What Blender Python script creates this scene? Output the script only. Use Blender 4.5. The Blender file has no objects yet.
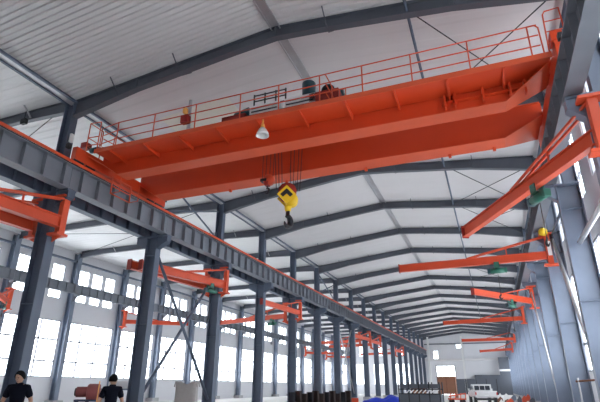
import bpy, math, random
from mathutils import Vector, Matrix
random.seed(7)
C = bpy.context.scene.collection
PI = math.pi
# ------------------------------------------------------------------ materials
def mat(name, col, rough=.5, metal=0., noise=.12, nscale=3., bump=0., bscale=40., spec=.5):
    m = bpy.data.materials.new(name); m.use_nodes = True
    nt = m.node_tree; b = nt.nodes['Principled BSDF']
    b.inputs['Roughness'].default_value = rough
    b.inputs['Metallic'].default_value = metal
    b.inputs['Specular IOR Level'].default_value = spec
    tc = nt.nodes.new('ShaderNodeTexCoord')
    n = nt.nodes.new('ShaderNodeTexNoise'); n.inputs['Scale'].default_value = nscale; n.inputs['Detail'].default_value = 4
    nt.links.new(tc.outputs['Object'], n.inputs['Vector'])
    r = nt.nodes.new('ShaderNodeMix'); r.data_type = 'RGBA'
    a = [max(0, c*(1-noise)) for c in col]; z = [min(1, c*(1+noise)) for c in col]
    r.inputs['A'].default_value = (*a, 1); r.inputs['B'].default_value = (*z, 1)
    nt.links.new(n.outputs['Fac'], r.inputs['Factor'])
    nt.links.new(r.outputs['Result'], b.inputs['Base Color'])
    if bump:
        n2 = nt.nodes.new('ShaderNodeTexNoise'); n2.inputs['Scale'].default_value = bscale
        nt.links.new(tc.outputs['Object'], n2.inputs['Vector'])
        bp = nt.nodes.new('ShaderNodeBump'); bp.inputs['Strength'].default_value = bump
        nt.links.new(n2.outputs['Fac'], bp.inputs['Height']); nt.links.new(bp.outputs['Normal'], b.inputs['Normal'])
    return m
STEEL = mat('blue_grey_painted_steel', (.092, .118, .170), .45, 0, .2, 1.5)
STEEL2 = mat('runway_grey_paint', (.185, .20, .235), .5, 0, .15, 1.5)
RCOL = mat('pale_and_daylit_blue_grey', (.175, .21, .28), .42, 0, .22, 1.2)  # on the right columns, steel paint lightened to stand in for daylight
RAFT = mat('rafter_paint', (.095, .105, .13), .5, 0, .15, 1.5)
RED = mat('orange_red_crane_paint', (.66, .060, .014), .42, 0, .12, .8)
RED_LIT = mat('orange_red_crane_paint_lit', (.68, .095, .032), .5, 0, .14, 1.2)  # crane red lightened to look lit from below
REDJ = mat('orange_jib_paint', (.68, .085, .03), .45, 0, .15, 1.5)
REDK = mat('dark_red_paint', (.30, .02, .015), .5)
LINER = mat('white_liner_sheet', (.68, .66, .67), .55, 0, .04, .6)
LINERB = mat('aisle_liner_sheet', (.76, .755, .76), .45, 0, .06, .5)
SKYL = mat('cream_roof_panel', (.72, .70, .62), .6, 0, .05)
WALL = mat('white_wall_sheet', (.70, .70, .73), .6, 0, .05, .5)
WALLD = mat('painted_low_wall', (.62, .63, .68), .7, 0, .06, .8)
FRAME = mat('grey_window_frame', (.30, .31, .35), .5)
CONC = mat('concrete_floor', (.60, .59, .57), .75, 0, .18, .25, .1, 8)
PLINTH = mat('concrete_plinth', (.42, .42, .43), .85, 0, .15, 3)
BLACK = mat('black_rubber', (.015, .015, .018), .55)
DKMET = mat('dark_steel', (.04, .042, .05), .4, .6)
YEL = mat('yellow_paint', (.85, .55, .015), .4)
GREEN = mat('green_hoist_paint', (.02, .13, .09), .4)
TEAL = mat('teal_motor_paint', (.015, .06, .08), .4)
WHITE = mat('white_enamel', (.80, .80, .80), .35, 0, .04)
GALV = mat('galvanised_pipe', (.50, .50, .52), .35, .5)
ROPE = mat('greasy_wire_rope', (.045, .03, .03), .6)
SKIN = mat('skin', (.52, .30, .21), .55, 0, .06)
HAIR = mat('black_hair', (.006, .0055, .006), .8, 0, .2, 40, spec=.12)
SHIRT = mat('black_cotton', (.006, .007, .014), .9, 0, .15, 20, spec=.1)
JEAN = mat('dark_blue_denim', (.03, .045, .10), .85)
MAROON = mat('faded_maroon_paint', (.30, .075, .075), .5)
SACK = mat('grey_woven_sack', (.36, .34, .33), .9, 0, .1, 8)
TARP = mat('blue_tarpaulin', (.015, .05, .55), .5, 0, .2, 4)
RUST = mat('rusty_brown_steel', (.20, .085, .05), .8, 0, .2, 3)
DKRUST = mat('dark_rusty_steel', (.035, .022, .02), .8, 0, .2, 3)
BROWN = mat('brown_board', (.27, .12, .07), .7, 0, .15, 3)
DGREY = mat('dark_grey_panel', (.10, .11, .135), .7, 0, .1, 2)
CAR = mat('white_car_paint', (.75, .75, .76), .2)
CGLASS = mat('dark_car_glass', (.03, .035, .045), .1)
TAIL = mat('red_tail_light', (.5, .02, .02), .3)
ORNG = mat('amber_plastic', (.9, .42, .10), .4)
LIP = mat('lip_skin', (.42, .18, .15), .5)
def glass_mat():
    m = bpy.data.materials.new('clear_window_glass'); m.use_nodes = True; nt = m.node_tree
    for n in list(nt.nodes):
        if n.type == 'BSDF_PRINCIPLED': nt.nodes.remove(n)
    out = [n for n in nt.nodes if n.type == 'OUTPUT_MATERIAL'][0]
    t = nt.nodes.new('ShaderNodeBsdfTransparent'); t.inputs['Color'].default_value = (.93, .95, .96, 1)
    g = nt.nodes.new('ShaderNodeBsdfGlossy'); g.inputs['Roughness'].default_value = .05
    mx = nt.nodes.new('ShaderNodeMixShader'); mx.inputs['Fac'].default_value = .06
    nt.links.new(t.outputs[0], mx.inputs[1]); nt.links.new(g.outputs[0], mx.inputs[2]); nt.links.new(mx.outputs[0], out.inputs['Surface'])
    return m
GLASS = glass_mat()
# ------------------------------------------------------------------ mesh builder
class MB:
    def __init__(s): s.v = []; s.f = []; s.mi = []; s.cur = 0; s.sm = []
    def add(s, vs, fs, smooth=False):
        n = len(s.v); s.v += [tuple(v) for v in vs]
        s.f += [tuple(i+n for i in f) for f in fs]; s.mi += [s.cur]*len(fs); s.sm += [smooth]*len(fs); return s
    def box(s, x0, x1, y0, y1, z0, z1):
        return s.add([(x0,y0,z0),(x1,y0,z0),(x1,y1,z0),(x0,y1,z0),(x0,y0,z1),(x1,y0,z1),(x1,y1,z1),(x0,y1,z1)],
                     [(0,3,2,1),(4,5,6,7),(0,1,5,4),(1,2,6,5),(2,3,7,6),(3,0,4,7)])
    def beam(s, p, q, w, h, up=(0,0,1)):          # rectangular bar p->q, w sideways, h along up
        p = Vector(p); q = Vector(q); d = (q-p).normalized(); u = Vector(up)
        if abs(d.dot(u)) > .98: u = Vector((0,1,0))
        r = d.cross(u).normalized(); u = r.cross(d).normalized()
        vs = [o + r*a*w/2 + u*b*h/2 for o in (p,q) for a,b in ((-1,-1),(1,-1),(1,1),(-1,1))]
        return s.add(vs, [(0,1,2,3),(7,6,5,4),(0,4,5,1),(1,5,6,2),(2,6,7,3),(3,7,4,0)])
    def ibeam(s, p, q, w, h, tf=.02, tw=.015, up=(0,0,1)):
        p = Vector(p); q = Vector(q); d = (q-p).normalized(); u = Vector(up)
        r = d.cross(u).normalized(); u = r.cross(d).normalized()
        o = u*(h/2-tf/2)
        s.beam(p+o, q+o, w, tf, up); s.beam(p-o, q-o, w, tf, up); s.beam(p, q, tw, h-2*tf, up); return s
    def tube(s, pts, r, n=8, rs=None, caps=True):
        pts = [Vector(p) for p in pts]; rings = []
        pu = None
        for i, p in enumerate(pts):
            d = (pts[min(i+1,len(pts)-1)] - pts[max(i-1,0)]).normalized()
            if pu is None:
                pu = Vector((0,0,1)) if abs(d.z) < .9 else Vector((1,0,0))
            a = d.cross(pu).normalized(); b = a.cross(d).normalized(); pu = b
            rr = rs[i] if rs else r
            rings.append([p + (a*math.cos(t)+b*math.sin(t))*rr for t in [2*PI*k/n for k in range(n)]])
        vs = [v for g in rings for v in g]; fs = []
        for i in range(len(rings)-1):
            for k in range(n):
                fs.append((i*n+k, i*n+(k+1)%n, (i+1)*n+(k+1)%n, (i+1)*n+k))
        s.add(vs, fs, True)
        if caps: 
            m = len(s.v)-len(vs)
            s.f += [tuple(m+k for k in range(n))[::-1], tuple(m+(len(rings)-1)*n+k for k in range(n))]; s.mi += [s.cur]*2; s.sm += [False]*2
        return s
    def lathe(s, c, prof, n=20, axis='z'):
        c = Vector(c); vs = []
        for r, h in prof:
            for k in range(n):
                t = 2*PI*k/n; a, b = r*math.cos(t), r*math.sin(t)
                vs.append(c + Vector({'z':(a,b,h),'x':(h,a,b),'y':(a,h,b)}[axis]))
        fs = [(i*n+k, i*n+(k+1)%n, (i+1)*n+(k+1)%n, (i+1)*n+k) for i in range(len(prof)-1) for k in range(n)]
        m = len(s.v); s.add(vs, fs, True)
        s.f += [tuple(m+k for k in range(n))[::-1], tuple(m+(len(prof)-1)*n+k for k in range(n))]; s.mi += [s.cur]*2; s.sm += [False]*2
        return s
    def prism(s, poly, a, b, axis='y'):            # poly in the two other axes, extruded a..b
        def P(u, v, w): return {'y':(u,w,v),'x':(w,u,v),'z':(u,v,w)}[axis]
        n = len(poly); vs = [P(u,v,a) for u,v in poly]+[P(u,v,b) for u,v in poly]
        fs = [tuple(range(n)), tuple(range(2*n-1, n-1, -1))]+[(i,(i+1)%n+0,(i+1)%n+n,i+n) for i in range(n)]
        return s.add(vs, fs)
    def ball(s, c, rx, ry, rz, n=14, m=10):
        c = Vector(c); prof = [(math.sin(PI*i/m), -math.cos(PI*i/m)) for i in range(m+1)]
        vs = [c+Vector((r*math.cos(2*PI*k/n)*rx, r*math.sin(2*PI*k/n)*ry, h*rz)) for r,h in prof for k in range(n)]
        fs = [(i*n+k, i*n+(k+1)%n, (i+1)*n+(k+1)%n, (i+1)*n+k) for i in range(m) for k in range(n)]
        return s.add(vs, fs, True)
    def mesh(s, name, mats):
        me = bpy.data.meshes.new(name); me.from_pydata(s.v, [], s.f); me.validate()
        if not isinstance(mats, (list, tuple)): mats = [mats]
        for m in mats: me.materials.append(m)
        if len(me.polygons) == len(s.mi):
            me.polygons.foreach_set('material_index', s.mi); me.polygons.foreach_set('use_smooth', s.sm)
        import bmesh
        bm = bmesh.new(); bm.from_mesh(me); bmesh.ops.recalc_face_normals(bm, faces=bm.faces); bm.to_mesh(me); bm.free()
        me.update(); return me
    def build(s, name, mats, parent=None, bevel=0):
        o = bpy.data.objects.new(name, s.mesh(name, mats)); C.objects.link(o)
        if parent: o.parent = parent
        if bevel:
            md = o.modifiers.new('bevel', 'BEVEL'); md.width = bevel; md.segments = 2; md.limit_method = 'ANGLE'
        return o
def tag(o, label=None, cat=None, group=None, kind=None):
    if label: o['label'] = label
    if cat: o['category'] = cat
    if group: o['group'] = group
    if kind: o['kind'] = kind
    return o
def empty(name, loc, label, cat, group=None, rz=0):
    o = bpy.data.objects.new(name, None); C.objects.link(o); o.location = loc; o.rotation_euler = (0,0,rz)
    o.empty_display_size = .2
    return tag(o, label, cat, group)
def struct(name, mb, m, parent=None):
    o = mb.build(name, m, parent)
    if not parent: o['kind'] = 'structure'
    return o
def dup(root, loc, rz=None, label=None, group=None, parent=None):
    r = root.copy(); C.objects.link(r)
    if parent is not None: r.parent = parent
    else: r.location = loc
    if rz is not None: r.rotation_euler = (0,0,rz)
    if label: r['label'] = label
    if group: r['group'] = group
    for ch in list(root.children): dup(ch, None, None, None, None, r)
    return r
ORD = ['nearest','second','third','fourth','fifth','sixth','seventh','eighth','ninth','tenth','eleventh','twelfth','thirteenth','fourteenth','fifteenth','sixteenth','seventeenth','eighteenth','nineteenth','twentieth']
XL, XR, XA, XRID = -14.66, 3.40, -32.2, -5.6
Y1, S, N = 11.97, 6.0, 17
YS = [Y1+S*i for i in range(N+1)]                  # frames
YEND = YS[-1]+.35
YF = -18.03
# ------------------------------------------------------------------ setting
struct('floor', MB().box(-33, 4.6, -19, 118, -.2, 0), CONC)
# nave roof: ribbed sheet in the first bays, flat lined panels beyond
ZE, ZR = 12.16, 13.12
def roof_z(x):
    return ZR - abs(x-XRID)/(XRID-XL)*(ZR-ZE)
def ribbed(x0, x1, y0, y1, zf, pitch, amp, th=.1):
    mb = MB(); ys = []
    y = y0
    while y < y1-1e-6:
        ys += [(y,0),(y+pitch*.55,0),(y+pitch*.65,amp),(y+pitch*.9,amp)]; y += pitch
    ys.append((y1,0))
    vs = []
    for (yy,a) in ys:
        yy = min(yy, y1)
        vs += [(x0,yy,zf(x0)+a),(x1,yy,zf(x1)+a)]
    fs = [(2*i,2*i+1,2*i+3,2*i+2) for i in range(len(ys)-1)]
    mb.add(vs, fs); n = len(vs)
    mb.add([(x,yy,zf(x)+th) for yy in (y0,y1) for x in (x0,x1)], [(0,1,3,2)])
    return mb
mb = ribbed(XL, XRID, YF, YS[0]+.3, roof_z, .21, .05); m2 = ribbed(XRID, 4.12, YF, YS[0]+.3, roof_z, .21, .05)
mb.add(m2.v, m2.f)
struct('ceiling', mb, LINER)
mb = ribbed(XL, XRID, YS[0]+.3, YEND, roof_z, 1.0, .012); m2 = ribbed(XRID, 4.12, YS[0]+.3, YEND, roof_z, 1.0, .012)
mb.add(m2.v, m2.f)
struct('ceiling', mb, LINER)
ZA = lambda x: 12.30 + (x-XL)*.004
struct('ceiling', ribbed(XA-.4, XL, YF, YEND, ZA, .5, .018), LINERB)
mb = MB()
for (a, b) in ((XL+2.3, XL+5.6),):
    mb.add([(a,YS[0]+2.6,roof_z(a)-.012),(b,YS[0]+2.6,roof_z(b)-.012),(b,YS[0]+4.9,roof_z(b)-.012),(a,YS[0]+4.9,roof_z(a)-.012),
            (a,YS[0]+2.6,roof_z(a)-.0),(b,YS[0]+2.6,roof_z(b)-.0),(b,YS[0]+4.9,roof_z(b)-.0),(a,YS[0]+4.9,roof_z(a)-.0)],
           [(0,1,2,3),(4,5,6,7),(0,1,5,4),(1,2,6,5),(2,3,7,6),(3,0,4,7)])
tag(mb.build('skylight_panel', SKYL), 'pale cream translucent panel in the roof behind the crane trolley', 'skylight')

# aisle wall (left) and nave wall (right): bands around the windows
SILL, HEAD, C0, C1 = 2.03, 6.36, 8.05, 10.85
wn = [0]
def side_wall(name, x0, x1, ys, top, cl):
    mb = MB(); ya, yb = ys[0], ys[-1]
    mb.box(x0, x1, YF, ya, 0, top)  # unseen stretch behind, left windowless to darken the near end
    mb.box(x0-.03 if x0 < -10 else x0, x1 if x0 < -10 else x1+.03, ya, yb, 0, SILL)
    mb.box(x0, x1, ya, yb, HEAD, C0); mb.box(x0, x1, ya, yb, C1, top)
    prev = ya
    for i in range(len(ys)-1):
        for (a, b) in cl:
            mb.box(x0, x1, prev, ys[i]+a, C0, C1); prev = ys[i]+b
    mb.box(x0, x1, prev, yb, C0, C1)
    for y in ys: mb.box(x0, x1, max(ya,y-.22), min(yb,y+.22), SILL, HEAD)
    # shallow horizontal cladding ribs
    return struct(name, mb, WALL)
CL = [(.75,2.05),(2.35,3.65),(3.95,5.25)]
LY = [Y1+S*i for i in range(-1, N+1)]
LY[-1] = YEND
side_wall('wall_left', -32.75, -32.6, LY, 12.25, CL)
side_wall('wall_right', 3.95, 4.1, LY, 12.3, CL)
fr = MB(); w0, w1 = .22, 5.78
for y in (w0+.03, w1-.03): fr.box(-.05,.05,y-.03,y+.03,SILL,HEAD)
for z in (SILL+.03, 3.22, 4.85, HEAD-.03): fr.box(-.05,.05,w0,w1,z-(.055 if 3<z<5 else .04),z+(.055 if 3<z<5 else .04))
for y in (2.07, 3.93): fr.box(-.05,.05,y-.045,y+.045,SILL,HEAD)
for y in (1.14,3.0,4.86): fr.box(-.03,.03,y-.018,y+.018,3.22,HEAD)
fm = fr.mesh('window_frame', FRAME); gm = MB().box(-.005,.005,w0,w1,SILL,HEAD).mesh('pane', GLASS)
fr = MB()
for y in (.03, 1.27): fr.box(-.04,.04,y-.03,y+.03,C0,C1)
for z in (C0+.03, 9.0, C1-.03): fr.box(-.04,.04,0,1.3,z-.03,z+.03)
fr.box(-.03,.03,.635,.665,C0,C1)
fm2 = fr.mesh('window_frame', FRAME); gm2 = MB().box(-.005,.005,0,1.3,C0,C1).mesh('pane', GLASS)
def window(x, y, a, b):
    wn[0] += 1
    o = bpy.data.objects.new('window_%d' % wn[0], a); C.objects.link(o); o.location = (x,y,0); o['kind'] = 'structure'
    g = bpy.data.objects.new('pane', b); C.objects.link(g); g.parent = o
for x in (-32.675, 4.025):
    for i in range(len(LY)-1):
        if i == len(LY)-2 and False: continue
        window(x, LY[i], fm, gm)
        for (a, b) in CL: window(x, LY[i]+a, fm2, gm2)

# far gable wall with its openings
def wall_with_holes(x0, x1, z0, z1, y0, y1, holes):
    mb = MB(); xs = sorted({x0,x1,*[h[0] for h in holes],*[h[1] for h in holes]}); zs = sorted({z0,z1,*[h[2] for h in holes],*[h[3] for h in holes]})
    for i in range(len(xs)-1):
        for j in range(len(zs)-1):
            cx, cz = (xs[i]+xs[i+1])/2, (zs[j]+zs[j+1])/2
            if not any(h[0]<cx<h[1] and h[2]<cz<h[3] for h in holes): mb.box(xs[i],xs[i+1],y0,y1,zs[j],zs[j+1])
    return mb
GH = [(-12.1,-8.1,0,5.8),(-12.45,-11.35,7.3,9.05),(-7.4,-6.1,9.5,10.4)]
AH = [(-30.6,-27.4,2,6.4),(-26.2,-22.9,2,6.4),(-21.4,-18,2,6.4),(-29.5,-28,8.2,10.4),(-25.5,-24,8.2,10.4),(-20.5,-19,8.2,10.4)]
mb = wall_with_holes(XL, 4.1, 0, 12.15, YEND, YEND+.15, GH)
mb.prism([(XL,12.15),(XRID,ZR+.05),(4.1,12.15)], YEND, YEND+.15)
struct('wall_far', mb, WALL)
struct('wall_far', wall_with_holes(-32.75, XL, 0, 12.3, YEND, YEND+.15, AH), WALL)
for (a,b,c,d) in GH[1:]+AH:
    wn[0] += 1
    f = MB(); y = YEND+.07
    for xx in (a+.04,b-.04,(a+b)/2): f.box(xx-.03,xx+.03,y-.04,y+.04,c,d)
    for zz in (c+.04,d-.04,(c+d)/2): f.box(a,b,y-.04,y+.04,zz-.03,zz+.03)
    o = struct('window_%d' % wn[0], f, FRAME); MB().box(a,b,y-.005,y+.005,c,d).build('pane', GLASS, o)
mb = wall_with_holes(-32.75, 4.1, 0, 12.15, YF-.15, YF, [(-9,-2.5,0,5)])
mb.prism([(XL,12.15),(XRID,ZR+.05),(4.1,12.15)], YF-.15, YF)
struct('wall_near_unseen', mb, WALL)  # unseen end wall, added to shut out light from behind the camera
f = MB(); y = YEND
for xx in (-12.1,-8.1): f.box(xx-.1,xx+.1,y-.1,y+.2,0,5.9)
f.box(-12.2,-8,y-.1,y+.2,5.8,6.0)
struct('door_1', f, FRAME)
struct('trim_1', MB().box(XL+.4,3.5,YEND-.9,YEND,6.9,7.3), LINER)
struct('trim_2', MB().box(XL+.4,3.5,YEND-.25,YEND,10.35,10.6), STEEL2)

# ------------------------------------------------------------------ columns
def hprof(mb, cx, cy, dx, wy, z0, z1, tf=.03, tw=.02):
    mb.box(cx-dx/2, cx-dx/2+tf, cy-wy/2, cy+wy/2, z0, z1); mb.box(cx+dx/2-tf, cx+dx/2, cy-wy/2, cy+wy/2, z0, z1)
    mb.box(cx-dx/2+tf, cx+dx/2-tf, cy-tw/2, cy+tw/2, z0, z1); return mb
def column(x, y, m, sides, dx, wy, ztop, label, group, zs=7.55, off=0, reach=.88):
    t = empty('steel_column', (x,y,0), label, 'column', group)
    hprof(MB(), off,0, dx, wy, .35, 8.1).build('lower_shaft', m, t)
    hprof(MB(), 0,0, .46, .32, 8.14, ztop).build('upper_shaft', m, t)
    MB().box(off-dx/2-.04,off+dx/2+.02,-wy/2-.06,wy/2+.06,8.1,8.14).build('cap_plate', m, t)
    MB().box(off-dx/2-.04,off+dx/2+.02,-wy/2-.08,wy/2+.08,.32,.35).build('base_plate', m, t)
    MB().box(off-dx/2-.15,off+dx/2+.04,-wy/2-.25,wy/2+.25,0,.32).build('plinth', PLINTH, t, .02)
    for s in sides:
        mb = MB(); a = off+dx/2*s; b = s*reach
        for yy in (-.13,.13): mb.prism([(a,zs),(a,8.1),(b,8.1),(b,7.86)], yy-.012, yy+.012)
        mb.prism([(a,zs-.02),(b,7.84),(b,7.86),(a,zs+.0)], -.16, .16)
        mb.box(min(a,b),max(a,b),-.2,.2,8.1,8.14+.02)
        mb.box(min(b,b-s*.02),max(b,b-s*.02),-.16,.16,7.84,8.1)
        mb.build('bracket', m, t)
    # splice stiffeners
    mb = MB()
    for z in (4.0,7.2):
        mb.box(off-dx/2+.03,off+dx/2-.03,-wy/2+.02,wy/2-.02,z,z+.015)
    mb.build('stiffener', m, t)
    return t
cl = None
for i, y in enumerate(YS):
    lab = '%s blue-grey steel column of the row carrying the left crane runway' % ORD[i]
    cl = column(XL,y,STEEL,(1,-1),.62,.36,12.05,lab,'columns of the left runway row') if i == 0 else dup(cl,(XL,y,0),None,lab)
for i, y in enumerate(YS):
    lab = '%s blue-grey steel column, coloured as if daylit, of the right-hand row by the right wall' % ORD[i]
    cr = column(XR,y,RCOL,(-1,),.74,.40,12.05,lab,'columns of the right wall row',7.55,-.14,.86) if i == 0 else dup(cr,(XR,y,0),None,lab)
WY = [Y1+S*i for i in range(1, N+1)]
for i, y in enumerate(WY):
    lab = '%s slim grey column standing against the windowed left wall, counted from the left' % ORD[i]
    if i == 0:
        t = empty('side_column', (XA,y,0), lab, 'column', 'columns along the left window wall')
        hprof(MB(),0,0,.5,.4,.35,12.0).build('shaft', RCOL, t)
        MB().box(-.36,.5,-.5,.5,0,.35).build('plinth', PLINTH, t, .02)
        MB().box(.25,.75,-.12,.12,8.35,8.5).prism([(.25,7.9),(.25,8.35),(.72,8.35)],-.01,.01).build('bracket', STEEL2, t)
        cw = t
    else: dup(cw,(XA,y,0),None,lab)

# ------------------------------------------------------------------ crane runway beams
def runway(x, y0, z0, z1, w, m, label, cat, group, rib=True, name='runway_beam', L=S):
    t = empty(name, (x,y0,z0), label, cat, group); h = z1-z0
    MB().box(-w/2,w/2,.01,L-.01,0,.03).build('bottom_flange', m, t)
    MB().box(-w/2,w/2,.01,L-.01,h-.03,h).build('top_flange', m, t)
    MB().box(-.012,.012,.01,L-.01,.03,h-.03).build('web', m, t)
    for k in range(7):
        y = S/14+k*S/7; MB().box(-w/2+.02,w/2-.02,y-.012,y+.012,.03,h-.03).build('stiffener', m, t)
    return t
specs = [(XL+.66,8.18,9.13,.42,STEEL2,'left runway beam on the nave side'),(XL-.66,8.18,9.13,.36,STEEL,'runway beam on the aisle side of the left column row'),(XR-.68,8.18,9.13,.42,STEEL2,'right-hand runway beam')]
for (x,z0,z1,w,m,nm) in specs:
    p = None
    for i in range(-1, N):
        y0 = YS[0]+S*i
        n = i+1
        lab = '%s span of the ribbed grey %s' % (ORD[n], nm)
        p = runway(x,y0,z0,z1,w,m,lab,'crane beam',nm+' spans') if p is None else dup(p,(x,y0,z0),None,lab)
p = None
for i in range(0, N):
    y0 = YS[0]+S*(i)
    lab = '%s span of the grey crane beam crossing the clerestory windows of the left wall' % ORD[i]
    p = runway(XA+.55,y0,8.5,9.28,.3,STEEL2,lab,'crane beam','left wall crane beam spans',name='aisle_crane_beam') if p is None else dup(p,(XA+.55,y0,8.5),None,lab)
# rails and red conductor bars
for x, w in ((XL+.66,'left'),(XR-.68,'right')):
    mb = MB().box(x-.035,x+.035,YS[0]-S,YS[-1],9.13,9.15).box(x-.012,x+.012,YS[0]-S,YS[-1],9.15,9.23).box(x-.03,x+.03,YS[0]-S,YS[-1],9.23,9.27)
    tag(mb.build('crane_rail', DKMET), 'dark steel crane rail along the %s runway beam' % w, 'rail')
    s = 1 if x < 0 else -1
    if s < 0: continue
    t = empty('conductor_bar', (x+s*.24,YS[0]-S,9.17), 'long orange-red conductor bar along the inner top edge of the %s runway' % w, 'conductor bar')
    MB().box(-.025,.025,0,S*(N+1),-.0,.10).build('bar', REDJ, t)
    MB().box(-.05,-.025,0,S*(N+1),.03,.07).build('mounting_strip', DKMET, t)

# ------------------------------------------------------------------ roof frames
def strip(mb, pts, y0, y1, t):                     # plate following pts in xz
    for (a, b) in zip(pts[:-1], pts[1:]):
        mb.add([(a[0],y0,a[1]),(b[0],y0,b[1]),(b[0],y1,b[1]),(a[0],y1,a[1]),(a[0],y0,a[1]+t),(b[0],y0,b[1]+t),(b[0],y1,b[1]+t),(a[0],y1,a[1]+t)],
               [(0,3,2,1),(4,5,6,7),(0,1,5,4),(1,2,6,5),(2,3,7,6),(3,0,4,7)])
xr = [XL+.23, XL+3.2, XRID-1.6, XRID, XRID+1.6, XR-3.2, XR-.23]
dep = [.72,.46,.40,.42,.40,.46,.72]
topz = [roof_z(x)-.03 for x in xr]
top = list(zip(xr,topz)); bot = [(x,z-d) for x,z,d in zip(xr,topz,dep)]
def rafter0(y, lab):
    t = empty('roof_rafter', (0,y,0), lab, 'rafter', 'nave roof rafters')
    MB().prism(bot+top[::-1], -.01,.01).build('web', RAFT, t)
    f = MB(); strip(f,[(a,z-.02) for a,z in top],-.13,.13,.02); f.build('top_flange', RAFT, t)
    f = MB(); strip(f,[(a,z-.02) for a,z in bot],-.13,.13,.025); f.build('bottom_flange', RAFT, t)
    for x in (XL+3.2, XRID, XR-3.2):
        z = roof_z(x)-.03; MB().box(x-.03,x+.03,-.12,.12,z-.44,z-.02).build('splice_plate', RAFT, t)
    for x in (XL+2.4, XL+5.2, XRID+1.9, XRID+5.9):
        z = roof_z(x)
        b = MB(); b.beam((x,-.1,z-.5),(x,-.62,z-.02),.035,.035); b.beam((x,.1,z-.5),(x,.62,z-.02),.035,.035); b.build('fly_brace', RAFT, t)
    return t
xa = [XA+.25, XA+3.0, XL-3.0, XL-.23]; da = [.55,.40,.40,.52]
ta = [(x,ZA(x)-.03) for x in xa]; ba = [(x,z-d) for (x,z),d in zip(ta,da)]
def rafter1(y, lab):
    t = empty('aisle_rafter', (0,y,0), lab, 'rafter', 'aisle roof rafters')
    MB().prism(ba+ta[::-1], -.01,.01).build('web', RAFT, t)
    f = MB(); strip(f,[(a,z-.02) for a,z in ta],-.1,.1,.02); f.build('top_flange', RAFT, t)
    f = MB(); strip(f,[(a,z-.02) for a,z in ba],-.1,.1,.022); f.build('bottom_flange', RAFT, t)
    for x in (XA+4, XA+9, XL-2.2):
        z = ZA(x); b = MB(); b.beam((x,-.08,z-.4),(x,-.5,z-.02),.05,.05); b.beam((x,.08,z-.4),(x,.5,z-.02),.05,.05); b.build('fly_brace', GALV, t)
    return t
for i, y in enumerate(YS):
    l0 = '%s dark grey arched roof rafter spanning the main nave' % ORD[i]
    l1 = '%s dark grey rafter over the left side aisle' % ORD[i]
    if i == 0: r0 = rafter0(y,l0); r1 = rafter1(y,l1)
    else: dup(r0,(0,y,0),None,l0); dup(r1,(0,y,0),None,l1)
# longitudinal members
g = empty('valley_gutter', (XL,YF,12.06), 'long double dark rail with pale strip where nave and aisle roofs meet', 'gutter')
for q in (-1,1): MB().box(q*.22-.05,q*.22+.05,0,YEND-YF,0,.09).build('edge_rail', STEEL, g)
MB().box(-.17,.17,0,YEND-YF,.05,.06).build('trough', GALV, g)
mb = MB(); 
for s in (-1,1):
    mb.beam((XRID+s*.16,YF,ZR-.05),(XRID+s*.16,YEND,ZR-.05),.05,.06)
mb.box(XRID-.14,XRID+.14,YF,YEND,ZR-.045,ZR-.03)
tag(mb.build('ridge_strip', GALV), 'pale double metal strip running along the roof ridge', 'ridge strip')
for x, nm in ((XRID+4.5,'right of the ridge'),):
    tag(MB().tube([(x,YF,roof_z(x)-.30),(x,YEND,roof_z(x)-.30)],.05,8).build('tie_pipe', STEEL), 'thin dark tie pipe running lengthwise under the roof '+nm, 'tie pipe')
tag(MB().tube([(XR-.05,YF,11.86),(XR-.05,YEND,11.86)],.07,8).build('eave_strut', STEEL), 'dark eave strut along the heads of the right-hand columns', 'strut')
tag(MB().box(XA-.05,XA+.15,YS[0],YEND,11.2,11.35).build('eave_strut', STEEL), 'grey strut along the top of the left window wall', 'strut')
def rods(x0, x1, ya, yb, za, zb, label, name='roof_cross_brace'):
    t = empty(name, ((x0+x1)/2,(ya+yb)/2,za), label, 'bracing')
    o = Vector(t.location)
    for (p,q) in (((x0,ya,za),(x1,yb,zb)),((x1,ya,zb),(x0,yb,za))):
        MB().tube([Vector(p)-o,Vector(q)-o],.02,6).build('brace_rod', DKMET, t)
for i, w in ((0,'just behind the crane railing'),(2,'beyond the crane bridge on the right'),(3,'in the fourth bay on the right'),(6,'in the seventh bay on the right')):
    x0 = XRID+4.5; rods(x0,XR-.3,YS[i],YS[i+1],roof_z(x0)-.25,11.75,'thin crossed steel rods under the roof %s' % w)
rods(XA+.5,XL-.5,YS[0],YS[1],12.0,12.02,'thin crossed rods under the aisle roof at far left')
rods(XA+.5,XL-.5,YS[2],YS[3],12.0,12.02,'thin crossed rods under the aisle roof beside the second left column')
def xbrace(pairs, r, m, label, name='column_cross_brace'):
    t = empty(name, pairs[0][0], label, 'bracing'); o = Vector(pairs[0][0])
    for p,q in pairs: MB().tube([Vector(p)-o,Vector(q)-o],r,10).build('brace_pipe', m, t)
    return t
ya, yb = YS[1]+.22, YS[2]-.22
xbrace([((XL-.05,ya,.75),(XL-.05,yb,7.4)),((XL+.08,ya,7.4),(XL+.08,yb,.75))],.075,STEEL,'large crossed pipes between second and third columns of the left runway row')
xbrace([((XL-.05,ya,9.6),(XL-.05,yb,11.5)),((XL+.06,ya,11.5),(XL+.06,yb,9.6))],.05,STEEL,'short crossed pipes above the runway between second and third left columns')
ya, yb = YS[6]+.22, YS[7]-.22
xbrace([((XL-.05,ya,.75),(XL-.05,yb,7.4)),((XL+.08,ya,7.4),(XL+.08,yb,.75))],.06,GALV,'pale crossed pipes between seventh and eighth columns of the left runway row')
ya, yb = YS[5]+.22, YS[6]-.22
xbrace([((XL-.05,ya,9.6),(XL-.05,yb,11.5)),((XL+.06,ya,11.5),(XL+.06,yb,9.6))],.05,STEEL,'crossed pipes above the left runway at its sixth bay')
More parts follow.
